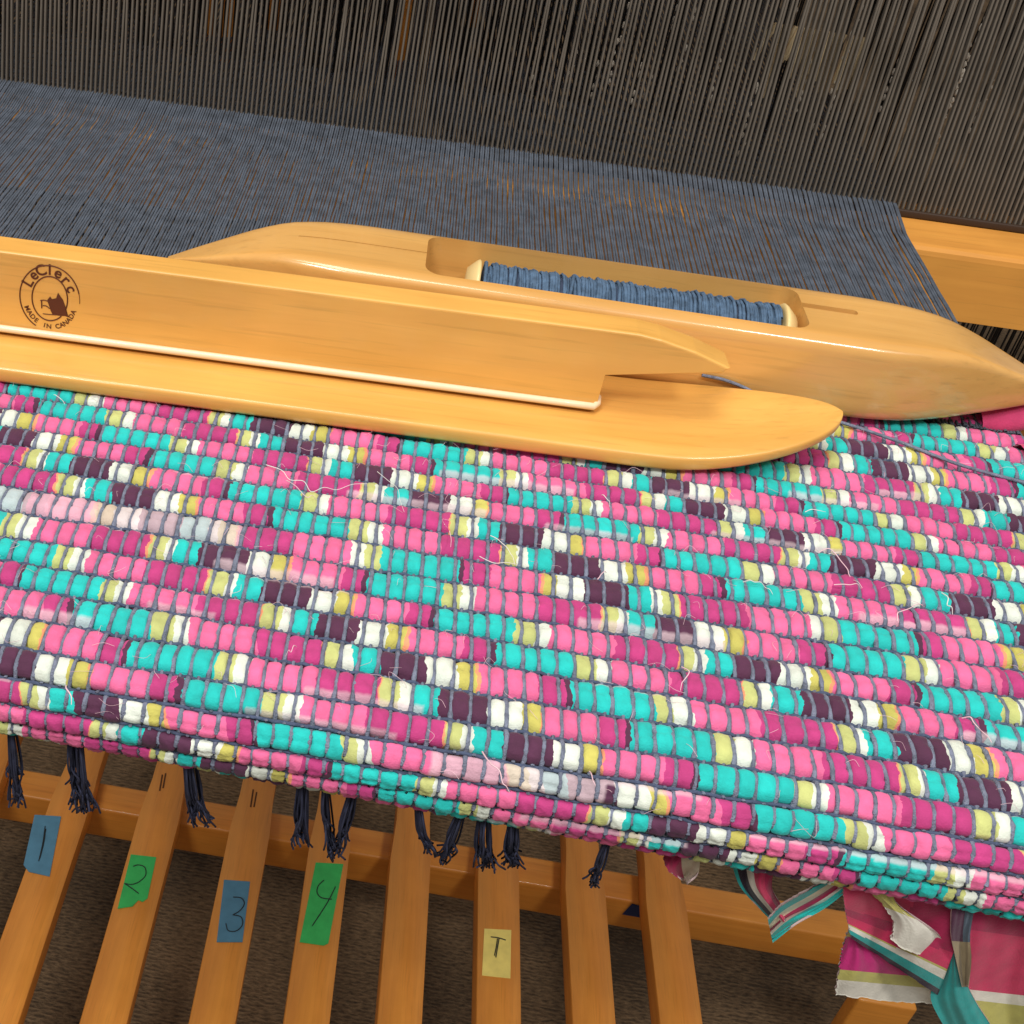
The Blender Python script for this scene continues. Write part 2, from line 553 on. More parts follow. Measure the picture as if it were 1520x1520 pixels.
PITCH = 0.00436
HALF = PITCH / 2
reed = empty('reed', (0, 0.5640, 0.0))
TILT = math.radians(9)
wm = bmesh.new()
bmesh.ops.create_cube(wm, size=1.0)
for v in wm.verts:
    v.co = Vector((v.co.x * 0.00092, v.co.y * 0.0032, (v.co.z + .5) * 0.150))
bmesh.ops.bevel(wm, geom=[e for e in wm.edges if abs((e.verts[0].co - e.verts[1].co).z) > .1], offset=0.0003, segments=1, affect='EDGES')
wme = bpy.data.meshes.new('wire')
wm.to_mesh(wme); wm.free()
wme.materials.append(M_WIRE)
NW0 = -125
for k in range(NW0, NW0 + 270):
    o = bpy.data.objects.new('wire', wme)
    COL.objects.link(o)
    o.parent = reed
    o.location = (k * HALF + rng.normal(0, .00006), .001, 0.002)
    o.rotation_euler = (-TILT, rng.normal(0, 0.0004), rng.normal(0, .05))
bevel_box('baulk', -0.40, 0.42, -0.0028, -0.0009, 0.0002, 0.0034, M_BAULK, reed, 0.0006)
tag(reed, 'steel reed with hundreds of thin upright wires', 'reed')

# ------------------------------------------------------------------ heddles behind the reed
for hi, (yy, lab) in enumerate(((0.640, 'front row of thin steel heddles seen through the reed wires'),
                                (0.690, 'back row of thin steel heddles seen through the reed wires'))):
    acc = Acc()
    acc_e = Acc()
    for k in range(-150, 190):
        if rng.random() < 0.25:
            continue
        x = k * HALF * 0.98 + rng.normal(0, .0005)
        off = rng.normal(0, .003)
        p = np.array([(x, off, -0.14), (x + rng.normal(0, .0006), off, 0.0), (x + rng.normal(0, .001), off, 0.18)])
        acc.add(*tube_np(p, 0.00045, 4, (0, 1, 0)))
    h = empty('heddles', (0, yy, 0.005))
    o = acc.build('heddle_wires', M_HEDDLE, h)
    o['kind'] = 'stuff'
    if hi == 0:
        # glints of the heddle eyes, put in as near-white beads
        e_acc = Acc()
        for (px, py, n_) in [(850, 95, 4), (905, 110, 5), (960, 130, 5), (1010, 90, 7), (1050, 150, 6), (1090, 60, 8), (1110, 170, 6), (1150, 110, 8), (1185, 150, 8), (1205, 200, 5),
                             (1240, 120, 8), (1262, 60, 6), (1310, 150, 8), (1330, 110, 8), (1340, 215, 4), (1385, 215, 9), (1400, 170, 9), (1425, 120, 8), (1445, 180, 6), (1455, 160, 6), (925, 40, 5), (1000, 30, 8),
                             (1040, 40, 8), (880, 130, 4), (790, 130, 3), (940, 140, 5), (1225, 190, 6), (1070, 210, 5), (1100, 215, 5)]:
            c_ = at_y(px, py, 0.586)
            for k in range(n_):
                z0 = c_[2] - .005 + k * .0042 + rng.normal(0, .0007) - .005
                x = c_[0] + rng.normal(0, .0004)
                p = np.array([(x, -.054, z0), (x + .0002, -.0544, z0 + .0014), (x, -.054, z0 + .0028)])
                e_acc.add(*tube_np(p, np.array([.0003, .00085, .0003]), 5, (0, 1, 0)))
        e_acc.build('eye_glints', M_GLINT, h)['kind'] = 'stuff'
        c_acc = Acc()  # made-up cream strands imitate a bright patch behind the reed
        for k in range(26):
            px = 1138 + k * 5.6
            if rng.random() < .25:
                continue
            t0, t1 = at_y(px + 10, 34 + k * .9, 0.586), at_y(px - 18, 75 + 70 * rng.random() ** 1.5 + k * 1.2, 0.586)
            p = np.array([(t1[0], -.054, t1[2] - .005), ((t0[0] + t1[0]) / 2, -.054, (t0[2] + t1[2]) / 2 - .005), (t0[0], -.054, t0[2] - .005)])
            c_acc.add(*tube_np(p, 0.0011, 5, (0, 1, 0)))
        c_acc.build('bright_patch_strands', M_BRIGHT_PATCH, h)['kind'] = 'stuff'
        for (px, y1_, w_) in ((312, 60, .004), (335, 100, .006), (405, 45, .005), (592, 115, .0055), (700, 40, .004)):
            t0, t1 = at_y(px, -60, yy + .03), at_y(px, y1_, yy + .03)
            bevel_box('harness_stick', t1[0] - w_ / 2, t1[0] + w_ / 2, .027, .033, t1[2] - .005, t0[2] - .005, M_TREADLE, h, .0008, 1)
    bevel_box('lower_bar', -0.5, 0.55, -0.006, 0.006, -0.165, -0.14, M_BEAM, h, 0.002)
    bevel_box('upper_bar', -0.5, 0.55, -0.006, 0.006, 0.18, 0.205, M_BEAM, h, 0.002)
    tag(h, lab, 'heddles')

bevel_box('shade_board', -0.6, 0.65, 0.60 - .69, 1.02 - .69, 0.235, 0.265, M_BEAM, h, 0.003)  # unseen board added overhead to darken the space behind the reed

# ------------------------------------------------------------------ stretched warp from the fell to the heddles
acc = Acc()
XR = 0.2128
NTH = 205
for i in range(NTH):
    for s in (-1, 1):
        x = XR - i * HALF + s * 0.00054 + rng.normal(0, .00007)
        dz = rng.normal(0, .00012) - (0.0003 if s > 0 else 0)
        xr = XR - i * HALF + s * 0.00046 + 0.0012
        n = 14
        ys = np.linspace(0.384, RY + .001, n)
        P = [(x + (xr - x) * (y - .384) / .18 + rng.normal(0, .00012), y, -0.0006 + .0014 * (y - .384) / .148 + dz + rng.normal(0, .00008)) for y in ys]
        P += [(x + (xr - x) * .9, RY + .008, 0.0009 + dz), (xr, .5600, 0.0040 + dz), (xr, .5645, 0.0046 + dz), (xr, .585, 0.0048 + dz), (xr, .72, .006 + dz * 3), (xr, 0.95, .01)]
        acc.add(*tube_np(np.array(P), 0.00050, 6))
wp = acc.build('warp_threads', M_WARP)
tag(wp, 'sheet of stretched blue warp threads running into the reed', 'warp', kind='stuff')

# ------------------------------------------------------------------ the rag rug
YB = 0.2137                     # the web turns down over the breast beam here
ROWC = [0.3807, 0.3718, 0.3623, 0.3527, 0.3407, 0.3315, 0.3230, 0.3145, 0.3062, 0.2976, 0.2881, 0.2786, 0.2687, 0.2576,
        0.2476, 0.2383, 0.2287, 0.2178, 0.2080, 0.1997, 0.1932, 0.1868]
ROWC = [0.3900] + ROWC + [0.1800]
# world x of the middle of the long turquoise stripe in each row (one fabric repeat = 27 loops)
TEAL = [[0.16], [0.1759], [0.1855], [0.2055], [0.2106], [0.1177], [0.1274], [0.0217, 0.1406], [-0.0867, 0.0321, 0.1489], [-0.0647, 0.0528, 0.1703],
        [-0.0493, 0.0700, 0.1877], [-0.0244, 0.0968], [-0.0102, 0.1122], [0.0210, 0.1398], [0.0171, 0.1342], [-0.0832, 0.0351, 0.1544],
        [-0.0685, 0.0498], [-0.0531, 0.0679], [-0.0363, 0.0815], [-0.0227, 0.0966], [-0.0038, 0.1096], [0.0140, 0.1295], [0.0254, 0.1359],
        [0.04]]
REVERSED = {13}
PALE = {13: (-0.30, -0.0265), 20: (0.0265, 0.066)}    # stretches where the strip shows its faded wrong side

PINK = (0.80, 0.145, 0.335); MAG = (0.50, 0.042, 0.205); TEALC = (0.010, 0.54, 0.51); OLIVE = (0.54, 0.58, 0.21)
WHITE = (0.72, 0.78, 0.70); PLUM = (0.085, 0.020, 0.060); GOLD = (0.56, 0.52, 0.12); PEACH = (0.85, 0.33, 0.17)
STRIPES = [(2.3, TEALC), (3.3, OLIVE), (4.15, WHITE), (7.7, PINK), (11.42, MAG), (11.55, PEACH), (12.55, OLIVE), (13.1, WHITE), (14.6, TEALC),
           (17.2, PLUM), (18.85, WHITE), (19.80, GOLD), (19.98, PEACH), (23.0, PINK), (24.45, MAG), (24.75, PLUM), (27.1, TEALC)]
ST_E = np.array([s[0] for s in STRIPES]); ST_C = np.array([s[1] for s in STRIPES])

def weft_material():
    mt, nt, b = new_mat('rag_weft')
    def attr(n):
        a = nt.nodes.new('ShaderNodeAttribute'); a.attribute_name = n; return a.outputs['Fac']
    def math_(op, x, y):
        m_ = nt.nodes.new('ShaderNodeMath'); m_.operation = op
        for k, q in ((0, x), (1, y)):
            if isinstance(q, (int, float)): m_.inputs[k].default_value = q
            else: nt.links.new(q, m_.inputs[k])
        return m_.outputs[0]
    tc = nt.nodes.new('ShaderNodeTexCoord')
    def noise(sc, det=3):
        n_ = nt.nodes.new('ShaderNodeTexNoise'); n_.inputs['Scale'].default_value = sc; n_.inputs['Detail'].default_value = det
        nt.links.new(tc.outputs['Object'], n_.inputs['Vector']); return n_.outputs['Fac']
    edge_n = math_('MULTIPLY', math_('SUBTRACT', noise(420), 0.5), 0.45)
    u = math_('ADD', attr('stripe'), edge_n)
    u = math_('DIVIDE', math_('MODULO', u, 27.0), 27.0)
    cr = nt.nodes.new('ShaderNodeValToRGB')
    cr.color_ramp.interpolation = 'CONSTANT'
    els = cr.color_ramp.elements
    els[0].position = 0.0; els[0].color = (*STRIPES[0][1], 1)
    els[1].position = STRIPES[0][0] / 27.0; els[1].color = (*STRIPES[1][1], 1)
    for k in range(2, len(STRIPES)):
        e = els.new(STRIPES[k - 1][0] / 27.0); e.color = (*STRIPES[k][1], 1)
    nt.links.new(u, cr.inputs['Fac'])
    mxp = nt.nodes.new('ShaderNodeMix'); mxp.data_type = 'RGBA'
    nt.links.new(math_('MULTIPLY', attr('pale'), 0.62), mxp.inputs['Factor'])
    nt.links.new(cr.outputs['Color'], mxp.inputs['A'])
    mxp.inputs['B'].default_value = (0.74, 0.58, 0.64, 1)
    mr = nt.nodes.new('ShaderNodeMapRange')
    mr.inputs['From Min'].default_value = 0.3; mr.inputs['From Max'].default_value = 0.7
    mr.inputs['To Min'].default_value = 0.84; mr.inputs['To Max'].default_value = 1.06
    nt.links.new(noise(330, 5), mr.inputs['Value'])
    sc = nt.nodes.new('ShaderNodeVectorMath'); sc.operation = 'SCALE'
    nt.links.new(mxp.outputs['Result'], sc.inputs[0])
    nt.links.new(math_('MULTIPLY', mr.outputs['Result'], attr('tone')), sc.inputs['Scale'])
    nt.links.new(sc.outputs['Vector'], b.inputs['Base Color'])
    b.inputs['Roughness'].default_value = 0.85
    b.inputs['Sheen Weight'].default_value = 0.1
    # fine knit of the jersey
    bp = nt.nodes.new('ShaderNodeBump'); bp.inputs['Strength'].default_value = 0.45; bp.inputs['Distance'].default_value = 0.0004
    nt.links.new(noise(2000, 4), bp.inputs['Height'])
    nt.links.new(bp.outputs['Normal'], b.inputs['Normal'])
    return mt


M_RAG = weft_material()
PALE_OF = lambda c: 0.42 * c + 0.58 * np.array([0.72, 0.55, 0.62])


def stripe(u):
    u = np.mod(u, 27.0)
    return ST_C[np.minimum(np.searchsorted(ST_E, u), len(STRIPES) - 1)]


def beam_radius(x):
    """the beam is worn a little thinner towards the left"""
    return 0.0142 + 0.0070 * (np.asarray(x, float) - 0.045)


def prof(y, x=0.045):
    """rug profile: y is the flat coordinate; past YB it bends over the beam"""
    RB = beam_radius(x)
    s = YB - np.asarray(y, float)
    th = np.clip(s / RB, 0, 2.45)
    ex = np.maximum(s - 2.45 * RB, 0)
    Yv = np.where(s <= 0, y, YB - RB * np.sin(th)) - ex * math.cos(2.45)
    Zv = np.where(s <= 0, 0.0, -RB + RB * np.cos(th)) - ex * math.sin(2.45)
    thn = np.where(s <= 0, 0.0, th)
    return Yv, Zv, -np.sin(thn), np.cos(thn)    # point and normal


XL = XR - 94 * PITCH
NC = 94
edge = XL + np.arange(NC + 1) * PITCH
ejit = rng.normal(0, .00016, NC + 1)


def wob(x, seed, amp, fr=60.0):
    r = np.random.default_rng(seed)
    ph = r.random(4) * 6.28
    return amp * (np.sin(x * fr + ph[0]) * .5 + np.sin(x * fr * 2.7 + ph[1]) * .3 + np.sin(x * fr * 6.1 + ph[2]) * .25)


def edge_x(y):
    """columns of surface warps, drifting a little along their length"""
    return edge + ejit + 0.0004 * np.sin(np.arange(NC + 1) * .37 + y * 60)


BND = [ROWC[0] + .0045] + [(ROWC[i] + ROWC[i + 1]) / 2 for i in range(len(ROWC) - 1)] + [ROWC[-1] - .0036]
rug = empty('rag_rug', (0, 0, 0))
tag(rug, 'woven rag rug in pink, magenta, turquoise, olive and white on the loom', 'rug')

AV = np.array([-1, -.84, -.66, -.36, 0, .36, .66, .84])
BV = np.array([-1, -.95, -.86, -.72, -.52, -.30, -.1, .1, .30, .52, .72, .86, .95, 1])
for j, yc in enumerate(ROWC):
    y_top, y_bot = BND[j], BND[j + 1]
    r = np.random.default_rng(100 + j)
    ex = edge_x(yc) + r.normal(0, .00012, NC + 1)
    xs, av, ci = [], [], []
    for i in range(NC):
        w = ex[i + 1] - ex[i]
        xs += list(ex[i] + w * (AV + 1) / 2)
        av += list(AV)
        ci += [i] * len(AV)
    xs.append(ex[NC]); av.append(1.0); ci.append(NC - 1)
    xs, av, ci = np.array(xs), np.array(av), np.array(ci)
    n = len(xs)
    fold = np.clip((YB - yc) / .014, 0, 1)      # pulled flatter where the web turns over the beam
    gap = 0.00074 * (1 - .5 * fold)
    yt = y_top - gap + wob(xs, 500 + j, .0006) * (1 - .6 * fold)
    yb = y_bot + gap + wob(xs, 501 + j, .0006) * (1 - .6 * fold)
    # each loop bulges a bit differently
    hc = 1 + r.normal(0, .06, NC)
    tc_ = r.normal(0, .00022, NC); bc_ = r.normal(0, .00022, NC)
    yt = yt + tc_[ci]; yb = yb + bc_[ci]
    A = np.abs(av)
    fa = .42 + .58 * np.clip(1 - A ** 4.2, 0, 1) ** .6
    B = BV[None, :]
    fa2 = fa[:, None]
    fb = np.sqrt(np.clip(1 - np.abs(B) ** 3.0, 0, 1))
    sh = np.clip(fa2 * 1.0, 0, 1) * fb
    # rounded tomb-stone ends: the loop ends sooner at its sides
    endk = 1 - 0.10 * (A[:, None] ** 2.5)
    h = -0.0031 + ((0.0034 - .0012 * fold) * hc[ci])[:, None] * sh + .0007 * fold
    # creases where the folded strip doubles back
    cr_on = r.random(NC) < 0.42
    run = np.convolve(cr_on, np.ones(4) / 4, 'same') > .3
    cpos = r.uniform(-.5, .55) + wob(xs, 700 + j, .25, 40)
    crease = np.exp(-((B - cpos[:, None]) / .10) ** 2) * (run[ci] * .00055)[:, None]
    cpos2 = cpos + r.choice([-.45, .45])
    run2 = np.convolve(r.random(NC) < .25, np.ones(3) / 3, 'same') > .3
    h = h - crease * (A[:, None] < .9) - np.exp(-((B - cpos2[:, None]) / .09) ** 2) * (run2[ci] * .00045)[:, None] * (A[:, None] < .9)
    h = h + 0.00018 * np.sin(xs[:, None] * 2300 + B * 5 + j) * fb * (A[:, None] < .8)
    flat = (yt + yb)[:, None] / 2 + (yt - yb)[:, None] / 2 * B * endk
    Yv, Zv, ny, nz_ = prof(flat, xs[:, None])
    P = np.stack([np.broadcast_to(xs[:, None], Yv.shape) + 0.00012 * np.sin(B * 4 + j), Yv + ny * h, Zv + nz_ * h], -1)
    # underside
    und = []
    for bb in (1.22, -1.22):
        fl = (yt + yb) / 2 + (yt - yb) / 2 * bb
        Y2, Z2, ny2, nz2 = prof(fl, xs)
        dep = .0040 if j % 2 else .0046
        und.append(np.stack([xs, Y2 - ny2 * dep, Z2 - nz2 * dep], -1))
    P = np.concatenate([P, np.stack(und, 1)], 1)
    m_ = P.shape[1]
    i0 = np.arange(n - 1)[:, None] * m_
    k0 = np.arange(m_)[None, :]
    k1 = (k0 + 1) % m_
    Q = np.stack([i0 + k0, i0 + m_ + k0, i0 + m_ + k1, i0 + k1], -1)
    # colours
    xm = xs
    bcol = np.concatenate([BV, [1, -1]])
    tl = np.array(TEAL[j])
    us = (xm - tl[0]) / PITCH
    if len(tl) > 1:
        kk = np.arange(len(tl)) * 27.0
        per = 27.0 / np.mean(np.diff(tl))
        us = np.where(xm < tl[0], (xm - tl[0]) * per, np.where(xm > tl[-1], kk[-1] + (xm - tl[-1]) * per, np.interp(xm, tl, kk)))
    if j in REVERSED:
        us = -us
    slant = r.normal(0, .12)
    uu = us[:, None] + slant * bcol[None, :] + wob(xm, 300 + j, .25, 90)[:, None]
    pale = np.zeros_like(uu)
    if j in PALE:
        lo, hi = PALE[j]
        pale[(xm > lo) & (xm < hi)] = 1.0
    # the faded wrong side peeping out along one edge of some stretches
    for _ in range(4):
        lo = r.uniform(XL, XR); ln = r.uniform(.012, .04)
        side = r.choice([-1, 1])
        sel = ((xm > lo) & (xm < lo + ln))[:, None] & ((side * bcol > r.uniform(.6, .85))[None, :])
        pale = np.where(sel, 0.9, pale)
    tone = np.broadcast_to((1 + r.normal(0, .05, NC))[ci][:, None], uu.shape)
    o = big_mesh('weft_strip', P.reshape(-1, 3), Q.reshape(-1, 4), M_RAG, rug)
    for nm, arr in (('stripe', uu + 270.0), ('pale', pale), ('tone', tone)):
        at_ = o.data.attributes.new(nm, 'FLOAT', 'POINT')
        at_.data.foreach_set('value', np.ascontiguousarray(arr, np.float32).ravel())

# thin blue binder picks between the rag rows
for j in range(len(BND)):
    yb_ = BND[j]
    xs = np.linspace(XL - .0005, XR + .0005, NC * 6 + 1)
    ph = (xs - XL) / PITCH * 2 * math.pi
    h = -0.0021 + .0003 * np.cos(ph)
    fl = yb_ + wob(xs, 500 + j, .0006) + rng.normal(0, .00006, len(xs))
    Yv, Zv, ny, nz_ = prof(fl, xs)
    v, q = tube_np(np.stack([xs, Yv + ny * h, Zv + nz_ * h], -1), 0.00048, 6)
    big_mesh('binder_yarn', v, q, M_YARN, rug)

# surface warps between the columns of loops, and the ones that dive under them
ysamp, hs, hu = [], [], []
for j in range(len(ROWC)):
    a, c = BND[j], BND[j + 1]
    for t in (0.0, 0.13, 0.3, 0.5, 0.7, 0.87):
        ysamp.append(a + (c - a) * t)
        k = math.sin(math.pi * t) ** .6 if t > 0 else 0
        hs.append(-0.0026 + .0021 * k)
        hu.append(-0.0015 - .0034 * k)
ysamp.append(BND[-1]); hs.append(-.002); hu.append(-.0006)
ysamp, hs, hu = np.array(ysamp), np.array(hs), np.array(hu)
for i in range(NC + 1):
    xx = np.array([edge[i] + ejit[i] + 0.0004 * math.sin(i * .37 + y * 60) for y in ysamp]) + rng.normal(0, .00007, len(ysamp))
    Yv, Zv, ny, nz_ = prof(ysamp, xx)
    h = hs + rng.normal(0, .00008, len(hs)) - .00045 * np.clip((YB - ysamp) / .016, 0, 1)
    v, q = tube_np(np.stack([xx, Yv + ny * h, Zv + nz_ * h], -1), (0.00060 + rng.normal(0, .00004)) * (1 + rng.normal(0, .10, len(ysamp))), 7)
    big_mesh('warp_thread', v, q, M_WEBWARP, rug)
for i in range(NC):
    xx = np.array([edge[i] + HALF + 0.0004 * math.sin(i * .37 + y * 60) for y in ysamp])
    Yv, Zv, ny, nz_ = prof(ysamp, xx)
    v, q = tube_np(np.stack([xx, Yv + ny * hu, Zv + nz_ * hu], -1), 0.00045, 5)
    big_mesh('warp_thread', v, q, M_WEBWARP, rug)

# frayed ends lying on the rug
FRAYS = [
    ([(395, 690), (430, 712), (462, 730), (500, 727), (545, 718)], M_FRAYW, .0003),
    ([(425, 713), (455, 738), (470, 742)], M_FRAY, .0003),
    ([(560, 700), (590, 725), (600, 760)], M_FRAYW, .0002),
    ([(712, 826), (735, 836), (768, 838)], M_FRAYW, .0003),
    ([(728, 795), (745, 806), (758, 822), (764, 838)], M_FRAYW, .0003),
    ([(667, 788), (669, 812)], M_FRAY, .0003),
    ([(887, 860), (892, 853), (900, 850)], M_FRAY, .0004),
    ([(893, 735), (902, 742), (905, 752)], M_FRAYW, .0003),
    ([(1215, 820), (1240, 822), (1258, 845), (1265, 860), (1280, 873)], M_FRAY, .0004),
    ([(1230, 822), (1250, 820)], M_FRAYW, .0003),
    ([(1238, 868), (1262, 868), (1278, 874)], M_FRAY, .0004),
    ([(1332, 922), (1336, 908), (1352, 902), (1370, 898)], M_FRAY, .0004),
    ([(1398, 880), (1406, 898), (1414, 912)], M_FRAYW, .0004),
    ([(1103, 864), (1120, 864), (1136, 872), (1147, 882)], M_FRAYW, .0003),
    ([(1012, 990), (1015, 1010), (1010, 1025)], M_FRAY, .0004),
    ([(1428, 1066), (1445, 1072), (1458, 1086), (1472, 1102)], M_FRAY, .0004),
    ([(98, 1018), (104, 1030), (106, 1046)], M_FRAY, .0005),
    ([(716, 1116), (730, 1135), (746, 1162), (756, 1176)], M_FRAY, .0005),
    ([(875, 1145), (880, 1158), (884, 1166)], M_FRAY, .0004),
    ([(1195, 760), (1212, 757), (1226, 760)], M_FRAYW, .0003),
    ([(440, 960), (432, 968), (424, 974)], M_FRAY, .0003),
    ([(80, 586), (90, 592), (96, 600)], M_FRAYW, .0003),
]
for (pts, mt, rad) in FRAYS:
    P = []
    for k, (x, y) in enumerate(pts):
        z = 0.0012 + 0.001 * math.sin(k * 1.7)
        p = at(x, y, z)
        if p[1] < YB:
            # over the rounded front: push out to the surface
            for _ in range(12):
                RB = float(beam_radius(p[0]))
                zz_ = -RB + math.sqrt(max(RB ** 2 - min(RB, YB - p[1]) ** 2, 0)) + .0014
                p = at(x, y, zz_)
        P.append(p)
    P = np.array(P)
    Pm = [P[0]]
    for k in range(len(P) - 1):
        d = P[k + 1] - P[k]
        Pm += [(P[k] + P[k + 1]) / 2 + np.array([-d[1], d[0], 0]) * rng.normal(0, .10) + np.array([0, 0, rng.uniform(0, .0012)]), P[k + 1]]
    sp_ = smooth_path(Pm, 5)
    v, q = tube_np(sp_, rad * .42 * np.linspace(1, .5, len(sp_)), 5)
    big_mesh('frayed_thread', v, q, mt, rug)

# fine lint all over the rug
acc = Acc()
for _ in range(420):
    x0, y0_ = rng.uniform(-.15, .21), rng.uniform(.197, .385)
    Yv, Zv, ny, nz_ = prof(np.array([y0_]), x0)
    a_ = rng.uniform(0, 2 * math.pi); l = rng.uniform(.0015, .006)
    d = np.array([math.cos(a_), math.sin(a_) * .8, 0]) * l
    n_ = np.array([0, ny[0], nz_[0]])
    c_ = np.array([x0, Yv[0], Zv[0]]) + n_ * .0003
    side = np.array([-d[1], d[0], 0]) * rng.normal(0, .35)
    P = np.array([c_, c_ + d * .5 + side + n_ * rng.uniform(.0003, .0016), c_ + d + n_ * rng.uniform(-.0002, .001)])
    acc.add(*tube_np(smooth_path(P, 4), .00005, 3))
acc.build('lint', M_FRAY, rug)['kind'] = 'stuff'

# ------------------------------------------------------------------ ski shuttle lying on the rug
SKA = math.radians(1.98)
ski = empty('ski_shuttle', (-0.1107, 0.3203, 0.0006), SKA)
tag(ski, 'long honey wood ski shuttle with an upright stamped fin', 'shuttle')
SU = np.array([math.cos(SKA), math.sin(SKA), 0]); SV = np.array([-math.sin(SKA), math.cos(SKA), 0])
SO = np.array([-0.1107, 0.3203, 0.0])


def fin_at(px, py, vv):
    d = ROT @ np.array([(px - PCX) / FOC, (py - PCY) / FOC, 1.0])
    t = (vv - (CAM - SO) @ SV) / (d @ SV)
    p = CAM + t * d - SO
    return float(p @ SU), float(p[2])


SC = 0.0106                                   # middle of the shuttle, under the stamp
HW, CV = 0.0225, 0.0225
Lh = 0.2435                                   # half length to the toe
us = np.concatenate([-(.19 + (Lh - .19) * np.sin(np.linspace(math.pi / 2, 0, 34))), np.linspace(-.18, .18, 20), .19 + (Lh - .19) * np.sin(np.linspace(0, math.pi / 2, 34))])
rings = []
for u in us:
    a = abs(u)
    e = np.clip((a - 0.192) / (Lh - 0.192), 0, 1)
    w = HW * max(1 - e ** 1.75, 0.0004) ** 0.52
    rise = 0.0105 * (np.clip((a - 0.180) / .0645, 0, 1) ** 2)
    th = 0.0052 - 0.0018 * e
    zt, zb = 0.0055 + rise, 0.0055 + rise - th
    rr = min(0.0011, w * .4)
    ring = [(-w, zb + rr), (-w + rr * .3, zb + rr * .3), (-w + rr, zb), (w - rr, zb), (w - rr * .3, zb + rr * .3), (w, zb + rr),
            (w, zt - rr), (w - rr * .3, zt - rr * .3), (w - rr, zt), (w * .4, zt - .0001), (-w * .4, zt - .0001), (-w + rr, zt), (-w + rr * .3, zt - rr * .3), (-w, zt - rr)]
    rings.append([(u + SC, CV + v, z) for (v, z) in ring])
nr = len(rings[0])
V = [p for rg in rings for p in rg]
F = [(i * nr + k, i * nr + (k + 1) % nr, (i + 1) * nr + (k + 1) % nr, (i + 1) * nr + k) for i in range(len(rings) - 1) for k in range(nr)]
F += [tuple(reversed(range(nr))), tuple((len(rings) - 1) * nr + k for k in range(nr))]
F = [tuple(reversed(f)) for f in F]
mesh_obj('base', V, F, M_SKI, ski)

# the fin with its horns
V0, V1 = 0.0206, 0.0312
prof_r = [(0.1705, 0.0057), (0.1705, 0.0186), (0.2040, 0.0239), (0.2060, 0.0262), (0.1950, 0.0300), (0.1840, 0.0326), (0.1770, 0.0335)]
outline = [(SC + u, z) for (u, z) in prof_r] + [(SC - u, z) for (u, z) in reversed(prof_r)]
bm = bmesh.new()
prism(bm, [Vector((u, V0, z)) for (u, z) in outline], (0, V1 - V0, 0))
bm.normal_update()
bmesh.ops.recalc_face_normals(bm, faces=bm.faces[:])
ed = [e for e in bm.edges if abs(e.verts[0].co.y - e.verts[1].co.y) < 1e-6 and (e.verts[0].co.z + e.verts[1].co.z) / 2 > 0.0185]
bmesh.ops.bevel(bm, geom=ed, offset=0.0008, segments=3, profile=0.5, affect='EDGES')
fin = bm_obj('fin', bm, M_SKI, ski)

# pale rounded strip at the foot of the fin
n = 12
sv = []
u0, u1 = SC - 0.1705, SC + 0.1705
path = [(u0 + .0005, 0.0216, .0082), (u0, V0 - .0001, .0080)] + [(u, V0 - .0011, .0078) for u in np.linspace(u0 + .001, u1 - .001, 30)] + [(u1 + .0002, V0 + .0006, .0080), (u1 + .0006, V0 + .004, .0084)]
v, q = tube_np(np.array(path), 0.00115, 10)
strip = big_mesh('trim_strip', v, q, M_STRIP, ski)

# burnt stamp on the fin: two rings, lettering and the little beast
YF = V0 - 0.00012
stamp_c = (0.0106, 0.0198)


def stamp_pt(u, z):
    return (u, YF, z)


acc = Acc()


def ring_arc(rx, rz, a0, a1, wid):
    aa = np.radians(np.linspace(a0, a1, 60))
    rot = math.radians(-6)
    ux, zx = rx * np.cos(aa), rz * np.sin(aa)
    P = np.stack([stamp_c[0] + ux * math.cos(rot) - zx * math.sin(rot), np.full(60, YF), stamp_c[1] + ux * math.sin(rot) + zx * math.cos(rot)], -1)
    acc.add(*tube_np(P, wid, 4, (0, 1, 0)))


ring_arc(0.0093, 0.0112, 20, 248, .00020)
ring_arc(0.0093, 0.0112, 3, 20, .00009)
ring_arc(0.0055, 0.0076, -18, 318, .00021)


def stroke(px_list, wid):
    P = smooth_path([(*[fin_at(x, y, YF)[0]], YF, fin_at(x, y, YF)[1] - .0006) for (x, y) in px_list], 4)
    acc.add(*tube_np(P, wid, 4, (0, 1, 0)))


Z3 = lambda pts: [(x / 10.857, 380 + y / 10.857) for (x, y) in pts]
stroke(Z3([(650, 715), (720, 712), (790, 740)]), .00016)
stroke(Z3([(668, 715), (672, 780), (672, 840)]), .0002)
stroke(Z3([(690, 800), (745, 805), (800, 850)]), .00016)
stroke(Z3([(690, 930), (780, 940), (900, 950)]), .00014)
stamp = acc.build('stamp', M_BURN, ski)
beast = [(760, 710), (808, 650), (838, 695), (905, 680), (935, 590), (975, 650), (1015, 705), (1050, 800), (1058, 895), (1105, 990), (1050, 968), (985, 965), (850, 950), (815, 880), (790, 800)]
bm = bmesh.new()
vs = [bm.verts.new((fin_at(x, y, YF)[0], YF, fin_at(x, y, YF)[1] - .0006)) for (x, y) in Z3(beast)]
bm.faces.new(vs)
bmesh.ops.triangulate(bm, faces=bm.faces[:])
bm_obj('emblem', bm, M_BURN, stamp)


def letter_mesh(ch, size, bold=0.0):
    cu = bpy.data.curves.new('letter', 'FONT')
    cu.body = ch
    cu.size = size
    cu.align_x = 'CENTER'
    cu.offset = bold
    ob = bpy.data.objects.new('letter_tmp', cu)
    COL.objects.link(ob)
    dg = bpy.context.evaluated_depsgraph_get()
    dg.update()
    me = bpy.data.meshes.new_from_object(ob.evaluated_get(dg))
    bpy.data.objects.remove(ob)
    bpy.data.curves.remove(cu)
    return me


